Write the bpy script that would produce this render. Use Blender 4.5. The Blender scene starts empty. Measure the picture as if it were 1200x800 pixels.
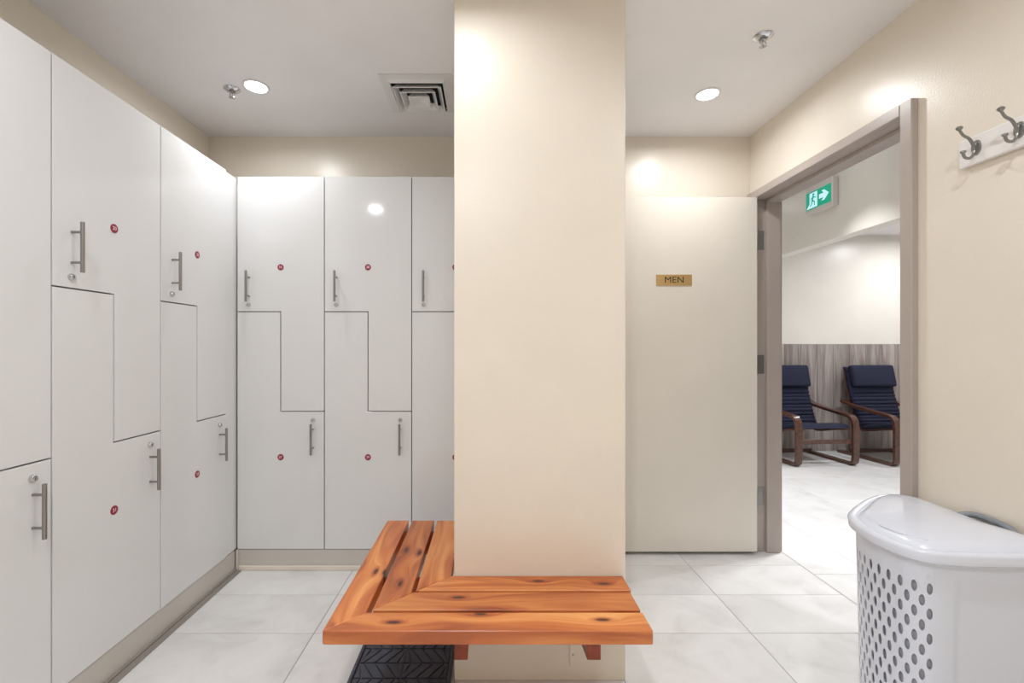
import bpy, bmesh, math, random
from mathutils import Vector, Matrix
random.seed(7)
PI = math.pi
S = bpy.context.scene
COL = S.collection

# ------------------------------------------------------------ camera
cam_d = bpy.data.cameras.new('camera')
cam_d.sensor_width = 36.0
cam_d.lens = 530.0 / 1200.0 * 36.0
cam_d.shift_x = 26.0 / 1200.0
cam_d.shift_y = 7.0 / 1200.0
cam_d.clip_start = 0.02
cam = bpy.data.objects.new('camera', cam_d)
cam.location = (0, 0, 1.21)
cam.rotation_euler = (PI / 2, 0, 0)
COL.objects.link(cam)
S.camera = cam

# ------------------------------------------------------------ world, exposure
w = bpy.data.worlds.new('world'); S.world = w
w.use_nodes = True
w.node_tree.nodes['Background'].inputs[0].default_value = (0.9, 0.93, 1.0, 1)
w.node_tree.nodes['Background'].inputs[1].default_value = 0.3
S.view_settings.view_transform = 'Standard'
S.view_settings.look = 'None'
S.view_settings.exposure = 0.20
S.view_settings.gamma = 1.0
S.view_settings.use_curve_mapping = False
try:
    S.cycles.max_bounces = 14
    S.cycles.diffuse_bounces = 10
    S.cycles.glossy_bounces = 6
    S.cycles.sample_clamp_indirect = 6.0
except Exception:
    pass

LIGHT_W = 7.5          # each downlight of the changing room
HALL_W = 29.0           # each downlight of the lounge beyond the door
ZC = 2.49               # ceiling of the changing room
ZH = 2.53               # ceiling of the lounge

# ------------------------------------------------------------ materials
def mat(name, col, rough=0.5, metal=0.0, coat=0.0, emit=None, estr=0.0, spec=0.5):
    m = bpy.data.materials.new(name); m.use_nodes = True
    b = m.node_tree.nodes['Principled BSDF']
    b.inputs['Base Color'].default_value = (*col, 1)
    b.inputs['Roughness'].default_value = rough
    b.inputs['Metallic'].default_value = metal
    b.inputs['Coat Weight'].default_value = coat
    b.inputs['Coat Roughness'].default_value = 0.05
    b.inputs['Specular IOR Level'].default_value = spec
    if emit:
        b.inputs['Emission Color'].default_value = (*emit, 1)
        b.inputs['Emission Strength'].default_value = estr
    return m

def nd(m, t, **kw):
    n = m.node_tree.nodes.new(t)
    for k, v in kw.items():
        if k in n.inputs: n.inputs[k].default_value = v
        else: setattr(n, k, v)
    return n

def lk(m, a, b): m.node_tree.links.new(a, b)

def coords(m, scale=(1, 1, 1), rnd=True):
    tc = nd(m, 'ShaderNodeTexCoord')
    mp = nd(m, 'ShaderNodeMapping')
    mp.inputs['Scale'].default_value = scale
    if rnd:
        oi = nd(m, 'ShaderNodeObjectInfo')
        mu = nd(m, 'ShaderNodeMath', operation='MULTIPLY'); mu.inputs[1].default_value = 37.0
        lk(m, oi.outputs['Random'], mu.inputs[0])
        ad = nd(m, 'ShaderNodeVectorMath', operation='ADD')
        lk(m, tc.outputs['Object'], ad.inputs[0]); lk(m, mu.outputs[0], ad.inputs[1])
        lk(m, ad.outputs[0], mp.inputs['Vector'])
    else:
        lk(m, tc.outputs['Object'], mp.inputs['Vector'])
    return mp.outputs['Vector']

def ramp(m, fac, stops):
    r = nd(m, 'ShaderNodeValToRGB')
    el = r.color_ramp.elements
    while len(el) < len(stops): el.new(0.5)
    for e, (p, c) in zip(el, stops):
        e.position = p; e.color = (*c, 1)
    lk(m, fac, r.inputs['Fac'])
    return r.outputs['Color']

def bump(m, h, strength=0.1, dist=0.01, prev=None):
    b = nd(m, 'ShaderNodeBump'); b.inputs['Strength'].default_value = strength
    b.inputs['Distance'].default_value = dist
    lk(m, h, b.inputs['Height'])
    lk(m, b.outputs['Normal'], m.node_tree.nodes['Principled BSDF'].inputs['Normal'])

def paint(name, col, rough, coat=0.0, bs=0.06, var=0.03, scale=2.5, bscale=180, broad=0.0):
    m = mat(name, col, rough, coat=coat)
    v = coords(m, rnd=False)
    n = nd(m, 'ShaderNodeTexNoise'); n.inputs['Scale'].default_value = scale; n.inputs['Detail'].default_value = 4
    lk(m, v, n.inputs['Vector'])
    lo = tuple(c * (1 - var) for c in col); hi = tuple(min(1, c * (1 + var)) for c in col)
    c = ramp(m, n.outputs['Fac'], [(0.3, lo), (0.7, hi)])
    lk(m, c, m.node_tree.nodes['Principled BSDF'].inputs['Base Color'])
    n2 = nd(m, 'ShaderNodeTexNoise'); n2.inputs['Scale'].default_value = bscale; n2.inputs['Detail'].default_value = 2
    lk(m, v, n2.inputs['Vector'])
    bump(m, n2.outputs['Fac'], bs, 0.002)
    return m

M = {}
M['wall'] = paint('cream_wall_paint', (0.77, 0.712, 0.622), 0.30, bs=0.25)
M['hallwall'] = paint('pale_lounge_paint', (0.74, 0.71, 0.66), 0.30, bs=0.2)
M['doorpaint'] = paint('cream_door_paint', (0.77, 0.725, 0.65), 0.30, bs=0.15)
M['ceiling'] = paint('ceiling_paint', (0.84, 0.83, 0.84), 0.85, bs=0.15)
M['locker'] = paint('gloss_white_laminate', (0.74, 0.75, 0.76), 0.08, bs=0.03, var=0.01, bscale=30)
M['carcass'] = mat('locker_edge_grey', (0.28, 0.28, 0.28), 0.5)
M['kick'] = paint('greige_plinth', (0.58, 0.55, 0.51), 0.3, bs=0.1)
M['caulk'] = mat('dark_caulk', (0.27, 0.245, 0.22), 0.7)
M['frame'] = paint('taupe_frame_paint', (0.43, 0.375, 0.345), 0.32, bs=0.1)
M['steel'] = mat('brushed_steel', (0.33, 0.32, 0.31), 0.28, metal=1.0)
M['chrome'] = mat('chrome', (0.62, 0.62, 0.63), 0.15, metal=1.0)
M['pewter'] = mat('pewter_hook', (0.30, 0.30, 0.29), 0.3, metal=1.0)
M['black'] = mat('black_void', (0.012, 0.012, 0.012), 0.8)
M['red'] = mat('dark_red_disc', (0.28, 0.012, 0.04), 0.35)
M['digit'] = mat('pale_digit', (0.85, 0.62, 0.68), 0.5)
M['grout'] = mat('grey_grout', (0.30, 0.295, 0.285), 0.9)
M['lens'] = mat('lamp_lens', (1, 1, 1), 0.4, emit=(0.98, 0.99, 1.0), estr=22.0)
M['whitemetal'] = mat('white_metal', (0.72, 0.72, 0.72), 0.35)
M['ventgrey'] = mat('diffuser_grey', (0.74, 0.735, 0.73), 0.3)
M['brass'] = mat('brushed_brass', (0.62, 0.42, 0.18), 0.32, metal=0.75)
M['ink'] = mat('black_lettering', (0.02, 0.016, 0.012), 0.5)
M['signbody'] = mat('white_sign_housing', (0.66, 0.62, 0.60), 0.4)
M['signgreen'] = mat('lit_green', (0.0, 0.25, 0.13), 0.4, emit=(0.0, 0.30, 0.19), estr=0.6)
M['signwhite'] = mat('lit_white', (0.6, 0.8, 0.85), 0.4, emit=(0.45, 0.85, 1.0), estr=0.55)
M['hamper'] = mat('white_plastic', (0.69, 0.73, 0.83), 0.25, coat=0.3)
M['backing'] = mat('grey_backing', (0.48, 0.49, 0.54), 0.8)
M['handlegrey'] = mat('grey_plastic', (0.23, 0.25, 0.28), 0.35)
M['railwhite'] = mat('white_gloss_paint', (0.80, 0.78, 0.77), 0.3)
M['screw'] = mat('screw_steel', (0.45, 0.44, 0.42), 0.35, metal=1.0)

# floor tile
m = M['tile'] = mat('porcelain_tile', (0.62, 0.62, 0.62), 0.30)
v = coords(m)
n = nd(m, 'ShaderNodeTexNoise'); n.inputs['Scale'].default_value = 4.5; n.inputs['Detail'].default_value = 8; n.inputs['Roughness'].default_value = 0.6; n.inputs['Distortion'].default_value = 0.6
lk(m, v, n.inputs['Vector'])
c = ramp(m, n.outputs['Fac'], [(0.25, (0.62, 0.615, 0.61)), (0.48, (0.74, 0.74, 0.74)), (0.75, (0.81, 0.81, 0.815))])
oi = nd(m, 'ShaderNodeObjectInfo')
hs = nd(m, 'ShaderNodeHueSaturation')
mr = nd(m, 'ShaderNodeMapRange'); mr.inputs['To Min'].default_value = 0.96; mr.inputs['To Max'].default_value = 1.04
lk(m, oi.outputs['Random'], mr.inputs['Value']); lk(m, mr.outputs[0], hs.inputs['Value']); lk(m, c, hs.inputs['Color'])
lk(m, hs.outputs[0], m.node_tree.nodes['Principled BSDF'].inputs['Base Color'])
bump(m, n.outputs['Fac'], 0.05, 0.01)

# orange cedar with knots: grain runs along local x
def cedar(name, dark=1.0):
    m = mat(name, (0.6, 0.25, 0.08), 0.34, coat=0.25)
    B = m.node_tree.nodes['Principled BSDF']; B.inputs['Coat Roughness'].default_value = 0.2
    v = coords(m, (1, 1, 1))
    # knots
    mpk = nd(m, 'ShaderNodeMapping'); mpk.inputs['Scale'].default_value = (3.2, 9.0, 1.0); lk(m, v, mpk.inputs['Vector'])
    vo = nd(m, 'ShaderNodeTexVoronoi'); vo.voronoi_dimensions = '2D'; vo.inputs['Scale'].default_value = 1.0; lk(m, mpk.outputs[0], vo.inputs['Vector'])
    # distort grain around knots
    mpg = nd(m, 'ShaderNodeMapping'); mpg.inputs['Scale'].default_value = (1.3, 16, 16); lk(m, v, mpg.inputs['Vector'])
    sub = nd(m, 'ShaderNodeMath', operation='DIVIDE'); sub.inputs[0].default_value = 0.16
    a2 = nd(m, 'ShaderNodeMath', operation='ADD'); a2.inputs[1].default_value = 0.07; lk(m, vo.outputs['Distance'], a2.inputs[0]); lk(m, a2.outputs[0], sub.inputs[1])
    cv = nd(m, 'ShaderNodeCombineXYZ'); lk(m, sub.outputs[0], cv.inputs[1])
    ad = nd(m, 'ShaderNodeVectorMath', operation='ADD'); lk(m, mpg.outputs[0], ad.inputs[0]); lk(m, cv.outputs[0], ad.inputs[1])
    n = nd(m, 'ShaderNodeTexNoise'); n.inputs['Scale'].default_value = 1.0; n.inputs['Detail'].default_value = 6; n.inputs['Roughness'].default_value = 0.55; n.inputs['Distortion'].default_value = 0.9
    lk(m, ad.outputs[0], n.inputs['Vector'])
    d = dark
    c = ramp(m, n.outputs['Fac'], [(0.28, (0.30*d, 0.06*d, 0.012*d)), (0.44, (0.50*d, 0.135*d, 0.03*d)), (0.57, (0.66*d, 0.235*d, 0.06*d)), (0.75, (0.82*d, 0.40*d, 0.14*d))])
    kr = ramp(m, vo.outputs['Distance'], [(0.0, (0.10, 0.10, 0.10)), (0.045, (0.16, 0.10, 0.08)), (0.085, (0.70, 0.52, 0.45)), (0.17, (1, 1, 1))])
    mx = nd(m, 'ShaderNodeMix', data_type='RGBA', blend_type='MULTIPLY'); mx.inputs[0].default_value = 1.0
    lk(m, c, mx.inputs[6]); lk(m, kr, mx.inputs[7])
    oi = nd(m, 'ShaderNodeObjectInfo'); hs = nd(m, 'ShaderNodeHueSaturation')
    mr = nd(m, 'ShaderNodeMapRange'); mr.inputs['To Min'].default_value = 0.86; mr.inputs['To Max'].default_value = 1.1
    lk(m, oi.outputs['Random'], mr.inputs['Value']); lk(m, mr.outputs[0], hs.inputs['Value']); lk(m, mx.outputs[2], hs.inputs['Color'])
    lk(m, hs.outputs[0], B.inputs['Base Color'])
    bump(m, n.outputs['Fac'], 0.12, 0.004)
    return m
M['cedar'] = cedar('orange_cedar')
M['cedardark'] = paint('red_brown_stained_wood', (0.30, 0.055, 0.018), 0.4, var=0.25, scale=30)

# greywashed plank, grain along z
m = M['plank'] = mat('greywash_plank', (0.4, 0.35, 0.32), 0.5)
v = coords(m, (14, 14, 1.1))
n = nd(m, 'ShaderNodeTexNoise'); n.inputs['Scale'].default_value = 1.6; n.inputs['Detail'].default_value = 6; n.inputs['Distortion'].default_value = 0.8
lk(m, v, n.inputs['Vector'])
c = ramp(m, n.outputs['Fac'], [(0.25, (0.20, 0.15, 0.135)), (0.5, (0.37, 0.32, 0.30)), (0.75, (0.52, 0.48, 0.46))])
oi = nd(m, 'ShaderNodeObjectInfo'); hs = nd(m, 'ShaderNodeHueSaturation')
mr = nd(m, 'ShaderNodeMapRange'); mr.inputs['To Min'].default_value = 0.8; mr.inputs['To Max'].default_value = 1.15
lk(m, oi.outputs['Random'], mr.inputs['Value']); lk(m, mr.outputs[0], hs.inputs['Value']); lk(m, c, hs.inputs['Color'])
lk(m, hs.outputs[0], m.node_tree.nodes['Principled BSDF'].inputs['Base Color'])
bump(m, n.outputs['Fac'], 0.15, 0.004)

# dark brown bent wood
m = M['bentwood'] = mat('brown_bentwood', (0.12, 0.05, 0.03), 0.3, coat=0.3)
v = coords(m, (40, 2, 40)); n = nd(m, 'ShaderNodeTexNoise'); n.inputs['Scale'].default_value = 1.0; n.inputs['Detail'].default_value = 4
lk(m, v, n.inputs['Vector'])
c = ramp(m, n.outputs['Fac'], [(0.3, (0.045, 0.018, 0.012)), (0.7, (0.13, 0.052, 0.032))])
lk(m, c, m.node_tree.nodes['Principled BSDF'].inputs['Base Color'])
# navy canvas
m = M['navy'] = mat('navy_canvas', (0.012, 0.018, 0.06), 0.85)
v = coords(m, (1, 1, 1)); n = nd(m, 'ShaderNodeTexNoise'); n.inputs['Scale'].default_value = 140
lk(m, v, n.inputs['Vector'])
c = ramp(m, n.outputs['Fac'], [(0.3, (0.004, 0.006, 0.022)), (0.7, (0.010, 0.014, 0.048))])
lk(m, c, m.node_tree.nodes['Principled BSDF'].inputs['Base Color'])
# rubber
m = M['rubber'] = mat('black_rubber', (0.055, 0.062, 0.088), 0.45)
v = coords(m, (1, 1, 1)); n = nd(m, 'ShaderNodeTexNoise'); n.inputs['Scale'].default_value = 20
lk(m, v, n.inputs['Vector']); bump(m, n.outputs['Fac'], 0.2, 0.004)

# ------------------------------------------------------------ mesh helpers
def box(bm, x0, x1, y0, y1, z0, z1, bev=0.0, seg=1):
    r = bmesh.ops.create_cube(bm, size=1.0)
    vs = r['verts']
    for q in vs:
        q.co = Vector(((x0 + x1) / 2 + q.co.x * (x1 - x0), (y0 + y1) / 2 + q.co.y * (y1 - y0), (z0 + z1) / 2 + q.co.z * (z1 - z0)))
    if bev > 0:
        es = list({e for q in vs for e in q.link_edges})
        bmesh.ops.bevel(bm, geom=es, offset=bev, segments=seg, affect='EDGES', profile=0.5)

def prism(bm, pts, axis, a, b, bev=0.0):
    """polygon pts (2D) extruded along axis from a to b. axis z: (x,y); axis y: (x,z); axis x: (y,z)"""
    def P(p, t):
        if axis == 'z': return (p[0], p[1], t)
        if axis == 'y': return (p[0], t, p[1])
        return (t, p[0], p[1])
    A = [bm.verts.new(P(p, a)) for p in pts]; B = [bm.verts.new(P(p, b)) for p in pts]
    fs = [bm.faces.new(A), bm.faces.new(B[::-1])]
    k = len(pts)
    for i in range(k): fs.append(bm.faces.new((A[i], B[i], B[(i + 1) % k], A[(i + 1) % k])))
    bmesh.ops.recalc_face_normals(bm, faces=fs)
    if bev > 0:
        es = list({e for f in fs for e in f.edges})
        bmesh.ops.bevel(bm, geom=es, offset=bev, segments=1, affect='EDGES')

def tube(bm, pts, r, seg=12, caps=True):
    """round tube along a polyline; r a number or list"""
    pts = [Vector(p) for p in pts]; k = len(pts)
    rs = r if isinstance(r, (list, tuple)) else [r] * k
    rings = []; up = None
    for i, p in enumerate(pts):
        t = (pts[min(i + 1, k - 1)] - pts[max(i - 1, 0)]).normalized()
        if up is None:
            up = Vector((0, 0, 1)) if abs(t.z) < 0.9 else Vector((0, 1, 0))
        s = t.cross(up).normalized(); up = s.cross(t).normalized()
        rings.append([bm.verts.new(p + (s * math.cos(a) + up * math.sin(a)) * rs[i]) for a in [2 * PI * j / seg for j in range(seg)]])
    for i in range(k - 1):
        for j in range(seg):
            bm.faces.new((rings[i][j], rings[i][(j + 1) % seg], rings[i + 1][(j + 1) % seg], rings[i + 1][j]))
    if caps:
        bm.faces.new(rings[0][::-1]); bm.faces.new(rings[-1])

def ribbon(bm, path, wdt, th, x=0.0):
    """flat laminated strip: path of (y,z), width along x, thickness normal to the path"""
    k = len(path); P = [Vector((p[0], p[1])) for p in path]; sec = []
    for i in range(k):
        t = (P[min(i + 1, k - 1)] - P[max(i - 1, 0)]).normalized(); nn = Vector((-t.y, t.x)) * th / 2
        a, b = P[i] + nn, P[i] - nn
        sec.append([bm.verts.new((x - wdt / 2, a.x, a.y)), bm.verts.new((x + wdt / 2, a.x, a.y)), bm.verts.new((x + wdt / 2, b.x, b.y)), bm.verts.new((x - wdt / 2, b.x, b.y))])
    fs = []
    for i in range(k - 1):
        for j in range(4):
            fs.append(bm.faces.new((sec[i][j], sec[i][(j + 1) % 4], sec[i + 1][(j + 1) % 4], sec[i + 1][j])))
    fs.append(bm.faces.new(sec[0][::-1])); fs.append(bm.faces.new(sec[-1]))
    bmesh.ops.recalc_face_normals(bm, faces=fs)

def lathe(bm, prof, cx=0, cy=0, cz=0, seg=24, axis='z'):
    rings = []
    for (r, h) in prof:
        ring = []
        for j in range(seg):
            a = 2 * PI * j / seg
            if axis == 'z': co = (cx + r * math.cos(a), cy + r * math.sin(a), cz + h)
            elif axis == 'y': co = (cx + r * math.cos(a), cy + h, cz + r * math.sin(a))
            else: co = (cx + h, cy + r * math.cos(a), cz + r * math.sin(a))
            ring.append(bm.verts.new(co))
        rings.append(ring)
    fs = []
    for i in range(len(rings) - 1):
        for j in range(seg):
            fs.append(bm.faces.new((rings[i][j], rings[i][(j + 1) % seg], rings[i + 1][(j + 1) % seg], rings[i + 1][j])))
    fs.append(bm.faces.new(rings[0])); fs.append(bm.faces.new(rings[-1]))
    bmesh.ops.recalc_face_normals(bm, faces=fs)

def smooth_path(pts, n=8, closed=False):
    out = []; k = len(pts)
    rng = range(k) if closed else range(k - 1)
    for i in rng:
        if closed: p0, p1, p2, p3 = (Vector(pts[(i + d) % k]) for d in (-1, 0, 1, 2))
        else: p0, p1, p2, p3 = Vector(pts[max(i - 1, 0)]), Vector(pts[i]), Vector(pts[i + 1]), Vector(pts[min(i + 2, k - 1)])
        for j in range(n):
            t = j / n
            out.append(0.5 * ((2 * p1) + (-p0 + p2) * t + (2 * p0 - 5 * p1 + 4 * p2 - p3) * t * t + (-p0 + 3 * p1 - 3 * p2 + p3) * t ** 3))
    if not closed: out.append(Vector(pts[-1]))
    return out

def obj(name, bm, material, parent=None, smooth=False, loc=None):
    me = bpy.data.meshes.new(name)
    bm.to_mesh(me); bm.free()
    mats = material if isinstance(material, (list, tuple)) else [material]
    for q in mats: me.materials.append(M[q])
    if smooth:
        for p in me.polygons: p.use_smooth = True
        try: me.set_sharp_from_angle(angle=math.radians(smooth if smooth is not True else 40))
        except Exception: pass
    o = bpy.data.objects.new(name, me); COL.objects.link(o)
    if parent is not None: o.parent = parent
    if loc: o.location = loc
    return o

def empty(name, loc=(0, 0, 0), rz=0.0):
    o = bpy.data.objects.new(name, None); COL.objects.link(o)
    o.location = loc; o.rotation_euler = (0, 0, rz); o.empty_display_size = 0.1
    return o

def tag(o, label=None, cat=None, group=None, kind=None):
    if label: o['label'] = label
    if cat: o['category'] = cat
    if group: o['group'] = group
    if kind: o['kind'] = kind
    return o

def struct(name, bm, material, **k):
    return tag(obj(name, bm, material, **k), kind='structure')

def kids(o): return [c for c in bpy.data.objects if c.parent is o]
def copy_tree(o, parent=None):
    c = o.copy(); COL.objects.link(c); c.parent = parent
    for ch in kids(o): copy_tree(ch, c)
    return c

def text_bm(bm, s, size, place, ext=0.0, mat_index=0, bold=0.0):
    """lettering as mesh; place maps (u, v) to 3D"""
    cu = bpy.data.curves.new('t', 'FONT'); cu.body = s; cu.size = size
    cu.align_x = 'CENTER'; cu.align_y = 'CENTER'; cu.offset = bold; cu.resolution_u = 3
    o = bpy.data.objects.new('t', cu); COL.objects.link(o)
    bpy.context.view_layer.update()
    me = bpy.data.meshes.new_from_object(o.evaluated_get(bpy.context.evaluated_depsgraph_get()))
    vs = [bm.verts.new(place(q.co.x, q.co.y)) for q in me.vertices]
    for p in me.polygons:
        try:
            f = bm.faces.new([vs[i] for i in p.vertices]); f.material_index = mat_index
        except ValueError: pass
    bpy.data.objects.remove(o); bpy.data.curves.remove(cu); bpy.data.meshes.remove(me)

NB = bmesh.new
# key planes
XL, XR, YB, YF = -1.705, 1.578, 2.746, -1.40
XH = 1.73               # lounge face of the wall with the doorway
YH, XE = 5.32, 5.75     # lounge far wall and end wall
LX, LY = -1.375, 2.454  # faces of the locker rows

# ------------------------------------------------------------ setting
b = NB(); box(b, XL - .1, XE + .1, YF - .1, YH + .1, -0.12, -0.0015)
floor = struct('floor', b, 'grout')
b = NB(); box(b, XL - .1, XR + .076, YF - .1, YB + .1, ZC, ZC + .15)
ceiling = struct('ceiling', b, 'ceiling')
b = NB(); box(b, XR + .076, XE + .1, YF - .1, YH + .1, ZH, ZH + .11)
struct('ceiling_lounge', b, 'ceiling')
b = NB(); box(b, XL - .1, XL, YF - .1, YB + .1, 0, ZC); struct('wall_left', b, 'wall')
b = NB(); box(b, XL, XR, YB, YB + .1, 0, ZC); struct('wall_back', b, 'wall')
b = NB(); box(b, XL, XR, YF - .1, YF, 0, ZC); struct('wall_near', b, 'wall')
# wall with the doorway, opening y 1.69..2.708, z < 2.108
b = NB()
prism(b, [(YF, 0), (1.69, 0), (1.69, 2.108), (2.708, 2.108), (2.708, 0), (YB, 0), (YB, ZC), (YF, ZC)], 'x', XR, XR + .076)
struct('wall_right', b, 'wall')
b = NB()
prism(b, [(YF, 0), (1.69, 0), (1.69, 2.108), (2.708, 2.108), (2.708, 0), (YH, 0), (YH, ZH), (YF, ZH)], 'x', XR + .076, XH)
struct('wall_lounge_left', b, 'hallwall')
b = NB(); box(b, XH, XE, YH, YH + .1, 0, ZH); wall_far = struct('wall_lounge_far', b, 'hallwall')
b = NB(); box(b, XE, XE + .1, YF, YH, 0, ZH); struct('wall_lounge_right', b, 'hallwall')
b = NB(); box(b, XH, XE, YF - .1, YF, 0, ZH); struct('wall_lounge_near', b, 'hallwall')
b = NB(); box(b, 2.40, 2.50, YF, YH, 1.97, ZH); struct('trim_1', b, 'hallwall')   # dropped beam
# pillar
b = NB(); box(b, -.130, .494, 1.644, 2.170, 0, ZC, bev=.004, seg=2); pillar = struct('wall_pillar', b, 'wall')

# floor tiles -------------------------------------------------
def tile_mesh(w_, d_):
    bb = NB(); box(bb, 0, w_, 0, d_, -.008, 0)
    top = [e for e in bb.edges if all(abs(q.co.z) < 1e-6 for q in e.verts)]
    bmesh.ops.bevel(bb, geom=top, offset=.0012, segments=1, affect='EDGES')
    me = bpy.data.meshes.new('tile'); bb.to_mesh(me); bb.free(); me.materials.append(M['tile']); return me
cache = {}
def tile(x0, x1, y0, y1, g=.0014):
    w_, d_ = round(x1 - x0 - 2 * g, 4), round(y1 - y0 - 2 * g, 4)
    if (w_, d_) not in cache: cache[(w_, d_)] = tile_mesh(w_, d_)
    o = bpy.data.objects.new('tile', cache[(w_, d_)]); COL.objects.link(o)
    o.parent = floor; o.location = (x0 + g, y0 + g, 0)
def grid_lines(a, step, lo, hi):
    L = [lo]; k = math.ceil((lo - a) / step + 1e-6); q = a + k * step
    while q < hi - 1e-4:
        if q - lo > .02: L.append(q)
        q += step
    L.append(hi); return L
gx = grid_lines(-.745, .6175, -1.38, XH - .003); gy = grid_lines(2.215, .2985, YF, YB)
for i in range(len(gx) - 1):
    for j in range(len(gy) - 1):
        if gx[i] > 1.0 and False: continue
        tile(gx[i], gx[i + 1], gy[j], gy[j + 1])
hx = grid_lines(2.05, .61, XH, XE); hy = grid_lines(2.415, .595, 0.0, YH)
for i in range(len(hx) - 1):
    for j in range(len(hy) - 1): tile(hx[i], hx[i + 1], hy[j], hy[j + 1])

# plinths under the lockers
b = NB(); box(b, LX - .10, LX - .006, YF, LY - .004, 0, .112, bev=.001)
kl = struct('baseboard_left', b, 'kick')
b = NB(); box(b, LX - .006, LX + .032, YF, LY - .004, 0, .005, bev=.002); box(b, LX - .006, LX + .006, YF, LY - .004, 0, .014, bev=.003); obj('caulk_strip', b, 'caulk', kl)
b = NB(); box(b, LX - .004, .060, LY + .006, LY + .10, 0, .112, bev=.001)
kb = struct('baseboard_back', b, 'kick')
b = NB(); box(b, LX + .012, .060, LY - .002, LY + .006, 0.001, .026, bev=.003); obj('bottom_bead', b, 'wall', kb)
b = NB(); box(b, LX - .004, LX + .012, LY - .004, LY + .006, 0.0, .112, bev=.002); obj('corner_post', b, 'kick', kb)

# wainscot planks in the lounge
b = NB(); box(b, XH, XE, YH - .006, YH - .0005, 0, 1.25)
wains = struct('trim_2', b, 'caulk')
pm = NB(); box(pm, 0, .187, -.012, 0, .002, 1.248, bev=.0015)
pme = bpy.data.meshes.new('plank'); pm.to_mesh(pme); pm.free(); pme.materials.append(M['plank'])
x = XH + .02
while x < XE - .19:
    o = bpy.data.objects.new('plank', pme); COL.objects.link(o); o.parent = wains; o.location = (x, YH - .006, 0); x += .19

# doorway frame (trim_3) ---------------------------------------
fr = tag(empty('trim_3', (1.552, 2.2, 0)), kind='structure')
def rel(bm, o=fr):
    bmesh.ops.translate(bm, verts=bm.verts, vec=(-o.location.x, -o.location.y, 0))
    return bm
FX0, FX1 = 1.552, 1.735
b = NB()   # near jamb
box(b, FX0, XR, 1.665, 1.714, 0, 2.130, bev=.003); box(b, XR - .003, FX1, 1.691, 1.714, 0, 2.085, bev=.002)
obj('jamb', rel(b), 'frame', fr)
b = NB()   # far jamb with rebate
box(b, FX0, XR, 2.684, 2.732, 0, 2.130, bev=.003); box(b, XR - .003, FX1, 2.684, 2.707, 0, 2.085, bev=.002)
obj('jamb', rel(b), 'frame', fr)
b = NB(); box(b, 1.632, 1.712, 2.662, 2.6845, 0, 2.072, bev=.002); obj('door_stop', rel(b), 'frame', fr)
b = NB(); box(b, 1.632, 1.712, 1.7135, 1.722, 0, 2.072, bev=.002); obj('door_stop', rel(b), 'frame', fr)
b = NB(); box(b, FX0, XR, 1.714, 2.684, 2.085, 2.130, bev=.003); box(b, XR - .003, FX1, 1.714, 2.684, 2.085, 2.106, bev=.002)
obj('header', rel(b), 'frame', fr)
b = NB(); box(b, 1.632, 1.712, 1.715, 2.683, 2.066, 2.0855, bev=.002); obj('door_stop', rel(b), 'frame', fr)
for hz in (1.845, 1.11, .33):
    b = NB(); box(b, 1.585, 1.626, 2.6815, 2.6845, hz - .055, hz + .055, bev=.001)
    tube(b, [(1.570, 2.672, hz - .055), (1.570, 2.672, hz + .055)], .007, 10)
    box(b, 1.562, 1.568, 2.640, 2.676, hz - .055, hz + .055, bev=.001)
    o = obj('hinge', rel(b), 'steel', fr, smooth=True); o['label'] = 'brushed steel hinge'
b = NB(); box(b, 1.585, 1.630, 1.713, 1.7165, .93, 1.07, bev=.001); box(b, 1.585, 1.600, 1.715, 1.723, .965, 1.035, bev=.001)
o = obj('strike_plate', rel(b), 'ink', fr); o['label'] = 'dark strike plate'

# the open door leaf -------------------------------------------
b = NB(); box(b, .640, 1.560, 2.637, 2.681, .018, 2.086, bev=.002)
door = struct('door_1', b, 'doorpaint')
b = NB()
lathe(b, [(.027, 0), (.027, -.008), (.012, -.012), (.012, -.045)], .69, 2.637, 1.0, 20, 'y')
tube(b, [(.69, 2.588, 1.0), (.69, 2.586, .99), (.69, 2.586, .90)], .009, 10)
o = obj('lever_handle', b, 'steel', door, smooth=True)
b = NB(); box(b, .640, 1.560, 2.6365, 2.6372, 0.0185, 0.0195); bm_ = b; o = obj('bottom_shadow_line', b, 'ink', door)  # thin black strip standing in for the shadow under the door

# ------------------------------------------------------------ lockers
WB, WL = .474, .470
G = .0026
ZT, ZM, ZN, ZB = 2.136, 1.404, .863, .117
nums = iter(range(30, 60))
def number_disc(door_, u, z, s):
    bb = NB()
    lathe(bb, [(.0165, 0), (.0165, -.0012), (.0155, -.0018)], u, -.0002, z, 24, 'y')
    text_bm(bb, s, .019, lambda a, c: (u + a * .95, -.0024, z + c), mat_index=1, bold=.0004)
    return obj('number_disc', bb, ['red', 'digit'], door_)
def handle(door_, u, z):
    bb = NB()
    tube(bb, [(u, -.036, z - .083), (u, -.036, z + .083)], .0062, 14)
    for dz in (-.05, .05): tube(bb, [(u, 0, z + dz), (u, -.034, z + dz)], .0042, 10)
    return obj('handle', bb, 'steel', door_, smooth=True)
def lock(door_, u, z):
    bb = NB(); lathe(bb, [(.0115, 0), (.0115, -.004), (.0095, -.010), (.0085, -.011)], u, 0, z, 20, 'y')
    box(bb, u - .0012, u + .0012, -.0118, -.0105, z - .005, z + .005)
    for f in bb.faces:
        if len(f.verts) == 4 and abs(f.calc_center_median().y + .0118) < 1e-4: f.material_index = 1
    return obj('lock', bb, ['chrome', 'ink'], door_, smooth=True)
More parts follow.
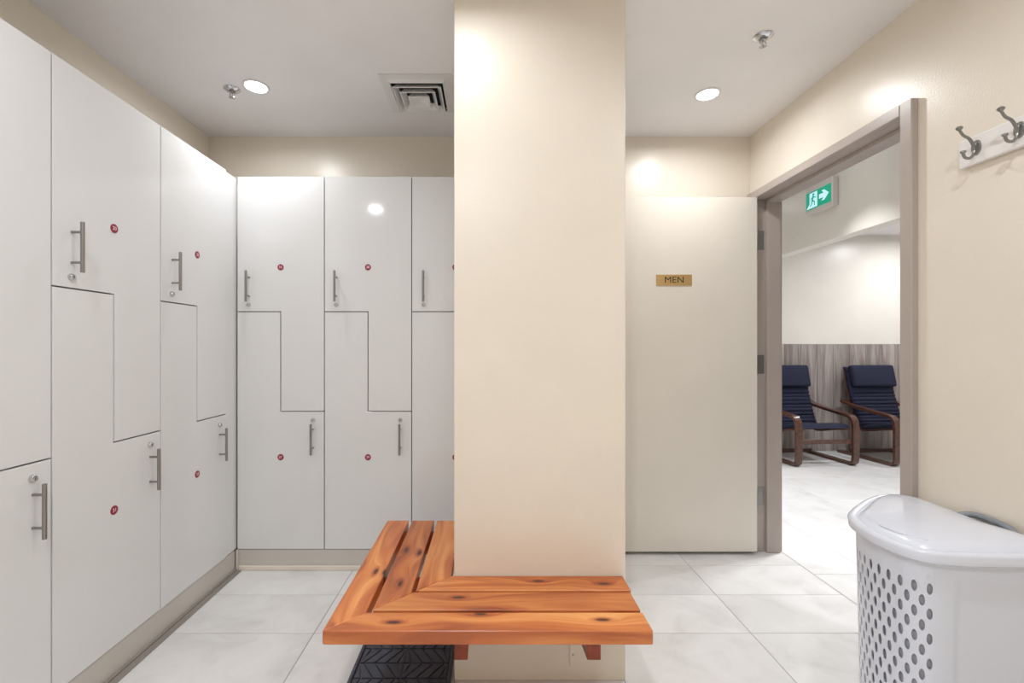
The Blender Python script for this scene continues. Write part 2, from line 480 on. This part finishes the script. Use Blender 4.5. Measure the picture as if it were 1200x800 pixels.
def locker(loc, rz, W, label, group, a, c, depth=.27):
    root = tag(empty('locker', loc, rz), label, 'locker', group)
    bb = NB(); box(bb, .0005, W - .0005, .019, depth, ZB - .002, ZT - .001)
    obj('carcass', bb, 'carcass', root)
    g = G
    bb = NB(); prism(bb, [(g, ZM + g), (W / 2 + g, ZM + g), (W / 2 + g, ZN + g), (W - g, ZN + g), (W - g, ZT), (g, ZT)], 'y', 0, .018, bev=.0009)
    d1 = obj('door', bb, 'locker', root)
    handle(d1, .067, 1.539); lock(d1, .064, 1.441); number_disc(d1, W / 2, 1.645, a)
    bb = NB(); prism(bb, [(g, ZB), (W - g, ZB), (W - g, ZN - g), (W / 2 - g, ZN - g), (W / 2 - g, ZM - g), (g, ZM - g)], 'y', 0, .018, bev=.0009)
    d2 = obj('door', bb, 'locker', root)
    handle(d2, W - .060, .717); lock(d2, W - .062, .817); number_disc(d2, W / 2, .615, c)
    return root
gb, gl = 'glossy white locker bays along the back wall', 'glossy white locker bays along the left wall'
for i, lb in enumerate(['glossy white locker bay on back wall nearest the left corner',
                        'glossy white locker bay in the middle of the back wall row',
                        'glossy white locker bay on back wall partly hidden by the cream pillar']):
    locker((-1.372 + i * WB, LY, 0), 0, WB, lb, gb, str(36 + 2 * i), str(37 + 2 * i))
for i, lb in enumerate(['glossy white locker bay on left wall nearest the camera, beyond the frame edge',
                        'glossy white locker bay cut by the left edge, handle of lower door showing',
                        'glossy white locker bay on left wall, second from the corner, widest in view',
                        'glossy white locker bay on left wall beside the corner filler']):
    locker((LX, .48 + i * WL, 0), PI / 2, WL, lb, gl, str(26 + 2 * i), str(27 + 2 * i))
b = NB(); box(b, LX - .27, LX - .004, 2.362, LY + .012, ZB, ZT - .006, bev=.0015)
tag(obj('filler_panel', b, 'locker'), 'narrow glossy white filler strip where the two locker rows meet', 'panel')
b = NB(); box(b, .052, .070, LY, YB - .012, 0.113, ZT, bev=.001)
tag(obj('end_panel', b, 'locker'), 'white end panel closing the locker row behind the pillar', 'panel')

# ------------------------------------------------------------ corner bench
bench = tag(empty('corner_bench', (0, 1.6, 0)), 'orange cedar slatted bench wrapped around the cream pillar', 'bench')
ZS0, ZS1 = .340, .382
def ym(x): return 1.322 + .91 * (x + .49)
def xm(y): return -.49 + (y - 1.322) / .91
def slat(pts, along_y):
    cx = sum(p[0] for p in pts) / 4; cy = sum(p[1] for p in pts) / 4
    if along_y: loc_pts = [((p[1] - cy), -(p[0] - cx)) for p in pts]      # local x runs along world y
    else: loc_pts = [(p[0] - cx, p[1] - cy) for p in pts]
    bb = NB(); prism(bb, loc_pts, 'z', -.021, .021, bev=.0025)
    o = obj('slat', bb, 'cedar', bench)
    o.location = (cx, cy - 1.6, (ZS0 + ZS1) / 2)
    o.rotation_euler = (0, 0, PI / 2 if along_y else 0)
e = .001
for (a, c) in ((-.490, -.388), (-.371, -.266), (-.252, -.140)):
    slat([(a, 2.167), (c, 2.167), (c, ym(c) + e), (a, ym(a) + e)], True)
for (a, c, r) in ((1.322, 1.415, .478), (1.428, 1.532, .476), (1.543, 1.641, .482)):
    slat([(xm(a) + e, a), (r, a), (r, c), (xm(c) + e, c)], False)
for x0 in (-.118, .321):
    b = NB(); prism(b, [(-.11, .18), (.043, .16), (.043, .3395), (-.19, .3395), (-.19, .31), (-.11, .27)], 'x', x0, x0 + .045, bev=.002)
    for q in b.verts: pass
    obj('bracket', b, 'cedardark', bench)
b = NB(); box(b, -.44, -.1315, .07, .115, .25, .3395, bev=.002); obj('bracket', b, 'cedardark', bench)
b = NB(); box(b, -.44, -.1315, .50, .545, .25, .3395, bev=.002); obj('bracket', b, 'cedardark', bench)

# small cover plate low on the pillar
b = NB(); box(b, .290, .318, 1.638, 1.6438, .055, .20, bev=.0015)
cp = tag(obj('cover_plate', b, 'wall'), 'small cream cover plate low on the pillar under the bench', 'plate')
b = NB(); lathe(b, [(.004, 0), (.004, -.0015)], .301, 1.638, .098, 12, 'y'); obj('screw', b, 'screw', cp)

# ------------------------------------------------------------ rubber mat
mx0, mx1, my0, my1 = -.512, -.140, 1.30, 2.06
mt = empty('boot_mat', ((mx0 + mx1) / 2, (my0 + my1) / 2, 0)); tag(mt, 'black rubber floor mat with zigzag tread under the bench', 'mat')
hw, hd = (mx1 - mx0) / 2, (my1 - my0) / 2
b = NB(); box(b, -hw, hw, -hd, hd, 0.0005, .006, bev=.001); obj('mat_base', b, 'rubber', mt)
b = NB()
for (a, c, d_, e_) in ((-hw, hw, -hd, -hd + .014), (-hw, hw, hd - .014, hd), (-hw, -hw + .014, -hd, hd), (hw - .014, hw, -hd, hd)):
    box(b, a, c, d_, e_, .004, .014, bev=.003)
obj('raised_rim', b, 'rubber', mt)
b = NB()
ncol, nrow, nbar = 2, 9, 4
cw, cd = (2 * hw - .034) / ncol, (2 * hd - .034) / nrow
for i in range(ncol):
    for j in range(nrow):
        s_ = 1 if (i + j) % 2 else -1
        x0, y0 = -hw + .017 + i * cw, -hd + .017 + j * cd
        pb = cw / nbar
        for k in range(-1, nbar + 1):      # slanted bars, direction flips from cell to cell
            a, c = x0 + k * pb + .0035, x0 + (k + 1) * pb - .0035
            sh = s_ * .026
            pts = [(a - sh, y0 + .003), (c - sh, y0 + .003), (c + sh, y0 + cd - .003), (a + sh, y0 + cd - .003)]
            cl = lambda v_: min(max(v_, x0 + .0015), x0 + cw - .0015)
            pts = [(cl(p), q) for p, q in pts]
            if max(abs(pts[1][0] - pts[0][0]), abs(pts[2][0] - pts[3][0])) < .006: continue
            if abs(pts[1][0] - pts[0][0]) < 1e-4: pts = [pts[0], pts[2], pts[3]]
            elif abs(pts[2][0] - pts[3][0]) < 1e-4: pts = pts[:3]
            prism(b, pts, 'z', .005, .011)
tag(obj('tread', b, 'rubber', mt), kind='stuff')

# ------------------------------------------------------------ MEN sign
b = NB(); box(b, .970, 1.178, 2.6335, 2.6368, 1.570, 1.634, bev=.0008)
ms = tag(obj('door_sign', b, 'brass'), 'small brass plaque reading MEN on the open cream door', 'sign')
b = NB(); text_bm(b, 'MEN', .052, lambda a, c: (1.074 + a * 1.1, 2.6330, 1.602 + c)); o = obj('lettering', b, 'ink', ms)

# ------------------------------------------------------------ exit sign on the beam
ex = tag(empty('exit_sign', (2.40, 2.36, 2.147)), 'lit green running man exit sign with arrow on the beam beyond the doorway', 'exit sign')
# local: faces -x; width along y: image left = larger y
EY0, EY1 = 0.757 + 0, 1.09
W2 = .130
ex.location = (2.40, 3.24, 2.190)
b = NB(); box(b, -.045, -.001, -W2, W2, 0, .200, bev=.004); obj('housing', b, 'signbody', ex)
b = NB(); box(b, -.0475, -.044, -W2 + .010, W2 - .006, .030, .157, bev=.0008); obj('face_panel', b, 'signgreen', ex)
fx = -.0482
def P(u, v): return (fx, W2 - .006 - u * .83, .030 + v * .68)      # u from image-left, v up; panel .294 x .187
b = NB()
# white doorway on the left, arrow on the right
for poly in ([(.045, .012), (.138, .012), (.138, .172), (.045, .172)], [(.008, .010), (.045, .010), (.045, .06)],
             [(.160, .075), (.215, .075), (.190, .045), (.222, .045), (.272, .098), (.222, .150), (.190, .150), (.215, .120), (.160, .120)]):
    b.faces.new([b.verts.new(P(*p)) for p in poly])
obj('pictogram', b, 'signwhite', ex)
fx = -.0487
b = NB()
vs = [b.verts.new(P(.094 + .014 * math.cos(a), .148 + .014 * math.sin(a))) for a in [2 * PI * k / 14 for k in range(14)]]; b.faces.new(vs)
def limb(p, q, t):
    p = Vector(p); q = Vector(q); d_ = (q - p).normalized(); n_ = Vector((-d_.y, d_.x)) * t
    b.faces.new([b.verts.new(P(*r)) for r in (p + n_, q + n_, q - n_, p - n_)])
for p, q, t in (((.090, .134), (.080, .085), .010), ((.090, .128), (.118, .108), .005), ((.118, .108), (.126, .122), .004), ((.088, .126), (.064, .112), .005),
                ((.064, .112), (.058, .094), .004), ((.082, .088), (.108, .066), .007), ((.108, .066), (.106, .030), .006), ((.079, .088), (.074, .055), .007), ((.074, .055), (.050, .036), .006)):
    limb(p, q, t)
obj('running_figure', b, 'signgreen', ex)

# ------------------------------------------------------------ ceiling fittings
def downlight(x, y, z, watts, label, group, spread=168, col=(.975, .985, 1.0)):
    r = tag(empty('downlight', (x, y, z)), label, 'ceiling light', group)
    bb = NB(); lathe(bb, [(.062, -.0005), (.062, -.003), (.052, -.006), (.049, -.003), (.047, -.0015)], seg=32)
    obj('trim_ring', bb, 'whitemetal', r, smooth=True)
    bb = NB(); lathe(bb, [(.047, -.0012), (.045, -.0045)], seg=28); obj('lens', bb, 'lens', r)
    ld = bpy.data.lights.new('downlight_lamp', 'AREA'); ld.shape = 'DISK'; ld.size = .085; ld.energy = watts
    ld.color = col; ld.spread = math.radians(spread)
    lo = bpy.data.objects.new('downlight_lamp', ld); COL.objects.link(lo); lo.parent = r; lo.location = (0, 0, -.008)
    return r
gd = 'round recessed ceiling downlights'
downlight(-1.146, 2.217, ZC, LIGHT_W * .50, 'round recessed downlight above the back left lockers', gd)
downlight(1.100, 2.284, ZC, LIGHT_W * .65, 'round recessed downlight above the open door with the brass plaque', gd)
downlight(-.10, 1.30, ZC, LIGHT_W * .35, 'round recessed downlight in front of the pillar, above the frame', gd)
downlight(-1.05, .75, ZC, LIGHT_W * .75, 'round recessed downlight above the left lockers, near the camera', gd)
downlight(1.00, .75, ZC, LIGHT_W * .75, 'round recessed downlight above the laundry hamper side', gd)
downlight(-.20, -.30, ZC, LIGHT_W * 2.2, 'round recessed downlight behind the camera', gd)
gh = 'round downlights in the lounge ceiling'
downlight(2.05, 2.85, ZH, HALL_W * .19, 'round downlight just outside the doorway', gh, 78)
downlight(2.05, 1.30, ZH, HALL_W * .10, 'round downlight in the passage before the doorway', gh, 78)
downlight(2.00, 4.20, ZH, HALL_W * .14, 'round downlight in the passage past the doorway', gh, 78)
downlight(3.55, 3.30, ZH, HALL_W, 'round downlight in the lounge ceiling before the left armchair', gh, 172)
downlight(4.70, 4.60, ZH, HALL_W * .5, 'round downlight in the lounge ceiling above the right armchair', gh, 172)

def sprinkler(x, y, label):
    r = tag(empty('sprinkler_head', (x, y, ZC)), label, 'sprinkler', 'fire sprinkler heads')
    bb = NB(); lathe(bb, [(.038, 0), (.038, -.003), (.026, -.012), (.016, -.012), (.013, -.005)], seg=28); obj('escutcheon', bb, 'chrome', r, smooth=True)
    bb = NB(); lathe(bb, [(.010, -.004), (.010, -.020), (.006, -.023)], seg=16)
    for s in (-1, 1): tube(bb, [(s * .008, 0, -.018), (s * .013, 0, -.030), (s * .003, 0, -.042)], .0025, 8)
    tube(bb, [(0, 0, -.022), (0, 0, -.042)], .0028, 8)
    obj('sprinkler_body', bb, 'chrome', r, smooth=True)
    bb = NB(); lathe(bb, [(.005, -.040), (.015, -.043), (.015, -.0445), (.004, -.046)], seg=20); obj('deflector', bb, 'chrome', r, smooth=True)
sprinkler(-1.276, 2.24, 'chrome sprinkler head beside the left ceiling downlight')
sprinkler(1.123, 1.86, 'chrome sprinkler head nearer than the downlight over the open door')

# air diffuser
vt = tag(empty('ceiling_vent', (-.352, 2.285, ZC)), 'square stepped air diffuser in the ceiling left of the pillar', 'air vent')
vt.scale = (1, 1, 1)
def sqring(bb, prof):
    """prof: (half size, z, yshift)"""
    rings = [[bb.verts.new((sx * h, sy * h, z)) for sx, sy in ((-1, -1), (1, -1), (1, 1), (-1, 1))] for h, z in prof]
    for i in range(len(rings) - 1):
        for j in range(4): bb.faces.new((rings[i][j], rings[i][(j + 1) % 4], rings[i + 1][(j + 1) % 4], rings[i + 1][j]))
    return rings
b = NB(); sqring(b, [(.171, -.0005), (.171, -.006), (.138, -.008), (.130, -.020), (.126, -.020), (.130, -.002)])
obj('outer_frame', b, 'ventgrey', vt)
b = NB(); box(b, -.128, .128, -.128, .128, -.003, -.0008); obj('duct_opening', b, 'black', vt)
for (h0, h1, z0, z1) in ((.118, .098, -.032, -.008), (.086, .066, -.038, -.012)):
    b = NB(); sqring(b, [(h1, z1), (h0, z0), (h0, z0 - .003), (h0 - .004, z0 - .003), (h1 - .003, z1)])
    o = obj('louver', b, 'ventgrey', vt)
b = NB(); r_ = sqring(b, [(.030, -.010), (.052, -.040), (.052, -.043), (.046, -.044), (.0, -.034)]); obj('center_cone', b, 'ventgrey', vt)

# ------------------------------------------------------------ coat rail
rail = tag(empty('coat_rail', (XR, 1.505, 1.80)), 'white wall board with double pewter coat hooks on the right wall', 'coat hooks')
b = NB(); box(b, -.018, -.0005, -.62, 0, 0, .092, bev=.004, seg=2); obj('rail_board', b, 'railwhite', rail)
for i in range(5):
    y = -.056 - .118 * i
    b = NB()
    lathe(b, [(.0145, -.018), (.013, -.023)], 0, y, .050, 20, 'x')
    for q in b.verts: q.co.z = .050 + (q.co.z - .050) * 1.7
    up = smooth_path([(-.022, y, .030), (-.028, y, .055), (-.042, y, .078), (-.062, y, .090), (-.074, y, .108)], 6)
    tube(b, up, [.0050 - .0014 * k / len(up) for k in range(len(up))], 10)
    lathe(b, [(.003, -.003), (.0075, .001), (.0095, .006), (.006, .010), (.001, .012)], -.074, y, .107, 14)
    dn = smooth_path([(-.022, y, .062), (-.026, y, .035), (-.038, y, .017), (-.055, y, .018), (-.062, y, .032)], 6)
    tube(b, dn, .0042, 10)
    lathe(b, [(.003, -.002), (.0075, .002), (.0075, .006), (.001, .009)], -.062, y, .032, 12)
    obj('hook', b, 'pewter', rail, smooth=True)

# ------------------------------------------------------------ laundry hamper
rimpts = [(1.556, 1.30), (1.546, 1.36), (1.543, 1.42), (1.547, 1.49), (1.553, 1.56), (1.548, 1.645), (1.500, 1.684), (1.430, 1.670), (1.340, 1.620), (1.240, 1.545),
          (1.170, 1.475), (1.136, 1.395), (1.128, 1.315), (1.142, 1.245), (1.180, 1.205), (1.250, 1.190), (1.360, 1.184), (1.470, 1.184), (1.535, 1.200), (1.556, 1.240)]
out = [Vector((p.x, p.y)) for p in smooth_path([(x, y, 0) for x, y in rimpts], 8, closed=True)]
HC = Vector((1.36, 1.42))
hp = tag(empty('laundry_hamper', (HC.x, HC.y, 0)), 'white plastic laundry hamper with oval holes and domed lid by the right wall', 'laundry hamper')
def ring_at(bb, s, z, inset=0.0, pts=out):
    res = []
    for p in pts:
        d_ = p - HC
        L = d_.length; q = d_ * s * (L - inset) / L
        res.append(bb.verts.new((q.x, q.y, z)))
    return res
def bridge(bb, A, B):
    k = len(A)
    for j in range(k): bb.faces.new((A[j], A[(j + 1) % k], B[(j + 1) % k], B[j]))
RZ = .663
b = NB()
prof = [(1.0, RZ - .040, .022), (1.0, RZ - .032, .010), (1.0, RZ - .028, .0), (1.0, RZ - .006, -.003), (1.0, RZ + .002, .004), (1.0, RZ + .003, .014), (1.0, RZ - .002, .024),
        (1.0, RZ + .004, .030), (1.0, RZ + .012, .040), (.92, RZ + .016, .04), (.75, RZ + .021, .04), (.5, RZ + .026, .03), (.25, RZ + .028, .01)]
rg = [ring_at(b, s, z, i) for s, z, i in prof]
for A, B_ in zip(rg, rg[1:]): bridge(b, A, B_)
b.faces.new(rg[-1])
bmesh.ops.recalc_face_normals(b, faces=b.faces[:])
lid = obj('lid', b, 'hamper', hp, smooth=50)
b = NB(); tube(b, smooth_path([(-.190, -.060, RZ + .0145), (-.184, -.120, RZ + .0150), (-.150, -.172, RZ + .0145)], 6), [.0015] + [.004] * 11 + [.0015], 8)
for q in b.verts: q.co.z = RZ + .0165 + (q.co.z - RZ - .0165) * .6
obj('grip_groove', b, 'hamper', lid, smooth=True)
# body
def taper(z): return .905 + .075 * (z / .62)
HT = RZ - .030
# resample perimeter at equal arc length, near corner first going up the open side
def arc(pts):
    L = [0]
    for i in range(len(pts)): L.append(L[-1] + (pts[(i + 1) % len(pts)] - pts[i]).length)
    return L
Lc = arc(out); TOT = Lc[-1]
def per(u):
    u = u % TOT
    for i in range(len(out)):
        if Lc[i + 1] >= u:
            t = (u - Lc[i]) / max(1e-9, Lc[i + 1] - Lc[i]); return out[i].lerp(out[(i + 1) % len(out)], t)
    return out[0]
def S3(u, z, depth=0.0):
    pw = per(u)
    if pw.x > 1.245 and pw.y < 1.25 and .05 < z < .57: depth += .006
    p = pw - HC; L = p.length; q = p * ((L - .016 - depth) / L) * taper(z)
    return (q.x, q.y, z)
# u where outline crosses the near-left corner
iu = min(range(len(out)), key=lambda i: (out[i] - Vector((1.180, 1.205))).length)
U1 = Lc[iu] + .004                      # near end of the holed panel
NCOL = 29; CP = .0170; VP_ = .0690
U0 = U1 - NCOL * CP
b = NB()
ztop, zbot = .590, .060
def quadstrip(u0, u1, z0, z1, nu=1):
    for k in range(nu):
        a, c = u0 + (u1 - u0) * k / nu, u0 + (u1 - u0) * (k + 1) / nu
        b.faces.new([b.verts.new(S3(*q)) for q in ((a, z0), (c, z0), (c, z1), (a, z1))])
NS = 16
for cidx in range(NCOL):
    ua = U1 - (cidx + 1) * CP; ub = ua + CP; uc = (ua + ub) / 2
    off = (cidx % 2) * VP_ / 2
    z = ztop - off
    if off: quadstrip(ua, ub, ztop - off, ztop)
    while z - VP_ > zbot:
        z0, z1 = z - VP_, z; zc = (z0 + z1) / 2
        inner = []; outer = []; back = []
        for k in range(NS):
            a = 2 * PI * (k + .5) / NS; ca, sa = math.cos(a), math.sin(a)
            inner.append(b.verts.new(S3(uc + 0.0069 * ca, zc + .0160 * sa)))
            back.append(b.verts.new(S3(uc + 0.0066 * ca, zc + .0157 * sa, .004)))
            sc = 1 / max(abs(ca), abs(sa))
            outer.append(b.verts.new(S3(uc + CP / 2 * ca * sc, zc + VP_ / 2 * sa * sc)))
        for k in range(NS):
            b.faces.new((outer[k], outer[(k + 1) % NS], inner[(k + 1) % NS], inner[k]))
            b.faces.new((inner[k], inner[(k + 1) % NS], back[(k + 1) % NS], back[k]))
        # four corners of the cell
        for (su, sv, k) in ((1, 1, 1), (-1, 1, 5), (-1, -1, 9), (1, -1, 13)):
            cr = b.verts.new(S3(uc + CP / 2 * su, zc + VP_ / 2 * sv))
            b.faces.new((cr, outer[k], outer[k + 1]))
        z = z0
    quadstrip(ua, ub, 0.0, z)
nz = 22
quadstrip(U0, U1, ztop, HT, NCOL)
N2 = 120
for k in range(N2):
    a = U1 + (TOT - NCOL * CP) * k / N2; c = U1 + (TOT - NCOL * CP) * (k + 1) / N2
    for j in range(nz):
        z0, z1 = HT * j / nz, HT * (j + 1) / nz
        b.faces.new([b.verts.new(S3(*q)) for q in ((a, z0), (c, z0), (c, z1), (a, z1))])
btm = [b.verts.new(S3(TOT * k / 80, .001)) for k in range(80)]; b.faces.new(btm)
bmesh.ops.remove_doubles(b, verts=b.verts[:], dist=.0004)
bmesh.ops.recalc_face_normals(b, faces=b.faces[:])
body = obj('body', b, 'hamper', hp, smooth=35)
b = NB()  # sheet added behind the holes so their shaded inside reads grey
nl = 60
ul = [U1 + .01 - (NCOL * CP + .02) * k / nl for k in range(nl + 1)]
lo_ = [b.verts.new(S3(u, .03, .011)) for u in ul]; hi_ = [b.verts.new(S3(u, .605, .011)) for u in ul]
for k in range(nl): b.faces.new((lo_[k], lo_[k + 1], hi_[k + 1], hi_[k]))
o = obj('added_backing', b, 'backing', hp, smooth=True); o['label'] = 'grey liner added behind the holes to lighten their shaded inside'
# handle at the back
b = NB(); hh = smooth_path([(.180, -.095, RZ - .002), (.198, -.06, RZ + .006), (.207, 0, RZ + .008), (.203, .045, RZ + .006), (.182, .068, RZ - .004)], 6)
tube(b, hh, .0095, 10)
o = obj('carry_handle', b, 'handlegrey', hp, smooth=True); o['label'] = 'grey carry handle'

# ------------------------------------------------------------ armchairs
def armchair():
    r = empty('armchair')
    side = smooth_path([(.34, .014, 0), (.1, .014, 0), (-.24, .014, 0), (-.305, .026, 0), (-.33, .075, 0), (-.333, .25, 0), (-.330, .42, 0), (-.305, .480, 0), (-.25, .505, 0), (0, .535, 0), (.2, .565, 0), (.30, .60, 0)], 5)
    side = [(p.x, p.y) for p in side]
    seatp = [(p.x, p.y) for p in smooth_path([(-.31, .375, 0), (-.15, .345, 0), (.05, .300, 0), (.13, .315, 0), (.19, .42, 0), (.25, .60, 0), (.30, .80, 0), (.335, .985, 0)], 6)]
    for s in (-1, 1):
        bb = NB(); ribbon(bb, side, .066, .027, s * .305); obj('side_frame', bb, 'bentwood', r, smooth=40)
        bb = NB(); ribbon(bb, seatp, .045, .018, s * .245); obj('seat_frame', bb, 'bentwood', r, smooth=40)
    for (y, z) in ((-.318, .250), (.22, .04), (.28, .72)):
        bb = NB(); box(bb, -.285, .285, y - .010, y + .010, z - .022, z + .022, bev=.004); obj('cross_rail', bb, 'bentwood', r)
    # cushion: channelled pad following the seat curve
    cp_ = [Vector((p[0], p[1])) for p in seatp]
    L = [0]
    for i in range(1, len(cp_)): L.append(L[-1] + (cp_[i] - cp_[i - 1]).length)
    n_ = 120; sec = []
    bb = NB()
    wx = [-.27, -.265, -.24, -.15, 0, .15, .24, .265, .27]
    for k in range(n_ + 1):
        s_ = L[-1] * k / n_
        i = max(j for j in range(len(L)) if L[j] <= s_ + 1e-9); i = min(i, len(L) - 2)
        t = (s_ - L[i]) / (L[i + 1] - L[i]); p = cp_[i].lerp(cp_[i + 1], t); d_ = (cp_[i + 1] - cp_[i]).normalized(); nn = Vector((-d_.y, d_.x))
        if nn.x > 0 and nn.y < 0: nn = -nn
        ph = abs(math.sin(PI * s_ / .042)) ** .5
        endf = min(1, k / 4, (n_ - k) / 4) ** .5
        top = .010 + (.034 + .022 * ph) * endf
        ring = [bb.verts.new((x_, (p + nn * (.010 + (top - .010) * f)).x, (p + nn * (.010 + (top - .010) * f)).y)) for x_, f in zip(wx, (.3, .7, .95, 1, 1, 1, .95, .7, .3))]
        ring += [bb.verts.new((x_, (p + nn * .010).x, (p + nn * .010).y)) for x_ in (.262, -.262)]
        sec.append(ring)
    for A, B_ in zip(sec, sec[1:]): bridge(bb, A, B_)
    bb.faces.new(sec[0]); bb.faces.new(sec[-1])
    bmesh.ops.recalc_face_normals(bb, faces=bb.faces[:])
    obj('cushion', bb, 'navy', r, smooth=60)
    # head pillow
    bb = NB(); box(bb, -.265, .265, -.035, .035, -.125, .125, bev=.028, seg=3)
    for q in bb.verts: q.co.y -= .012 * (1 - (q.co.x / .27) ** 2) + .003 * math.sin(q.co.x * 31 + q.co.z * 40)
    bmesh.ops.rotate(bb, verts=bb.verts, cent=(0, 0, 0), matrix=Matrix.Rotation(-.20, 3, 'X'))
    bmesh.ops.translate(bb, verts=bb.verts, vec=(0, .238, .885))
    obj('head_pillow', bb, 'navy', r, smooth=60)
    return r
ga = 'bentwood armchairs against the plank wainscot'
a1 = armchair(); a2 = copy_tree(a1)
tag(a1, 'left navy cushioned bentwood armchair, half hidden by the door jamb', 'armchair', ga); a1.location = (3.40, 4.92, 0); a1.rotation_euler = (0, 0, math.radians(4))
tag(a2, 'right navy cushioned bentwood armchair seen at the doorway edge', 'armchair', ga); a2.location = (4.39, 4.93, 0); a2.rotation_euler = (0, 0, math.radians(5))
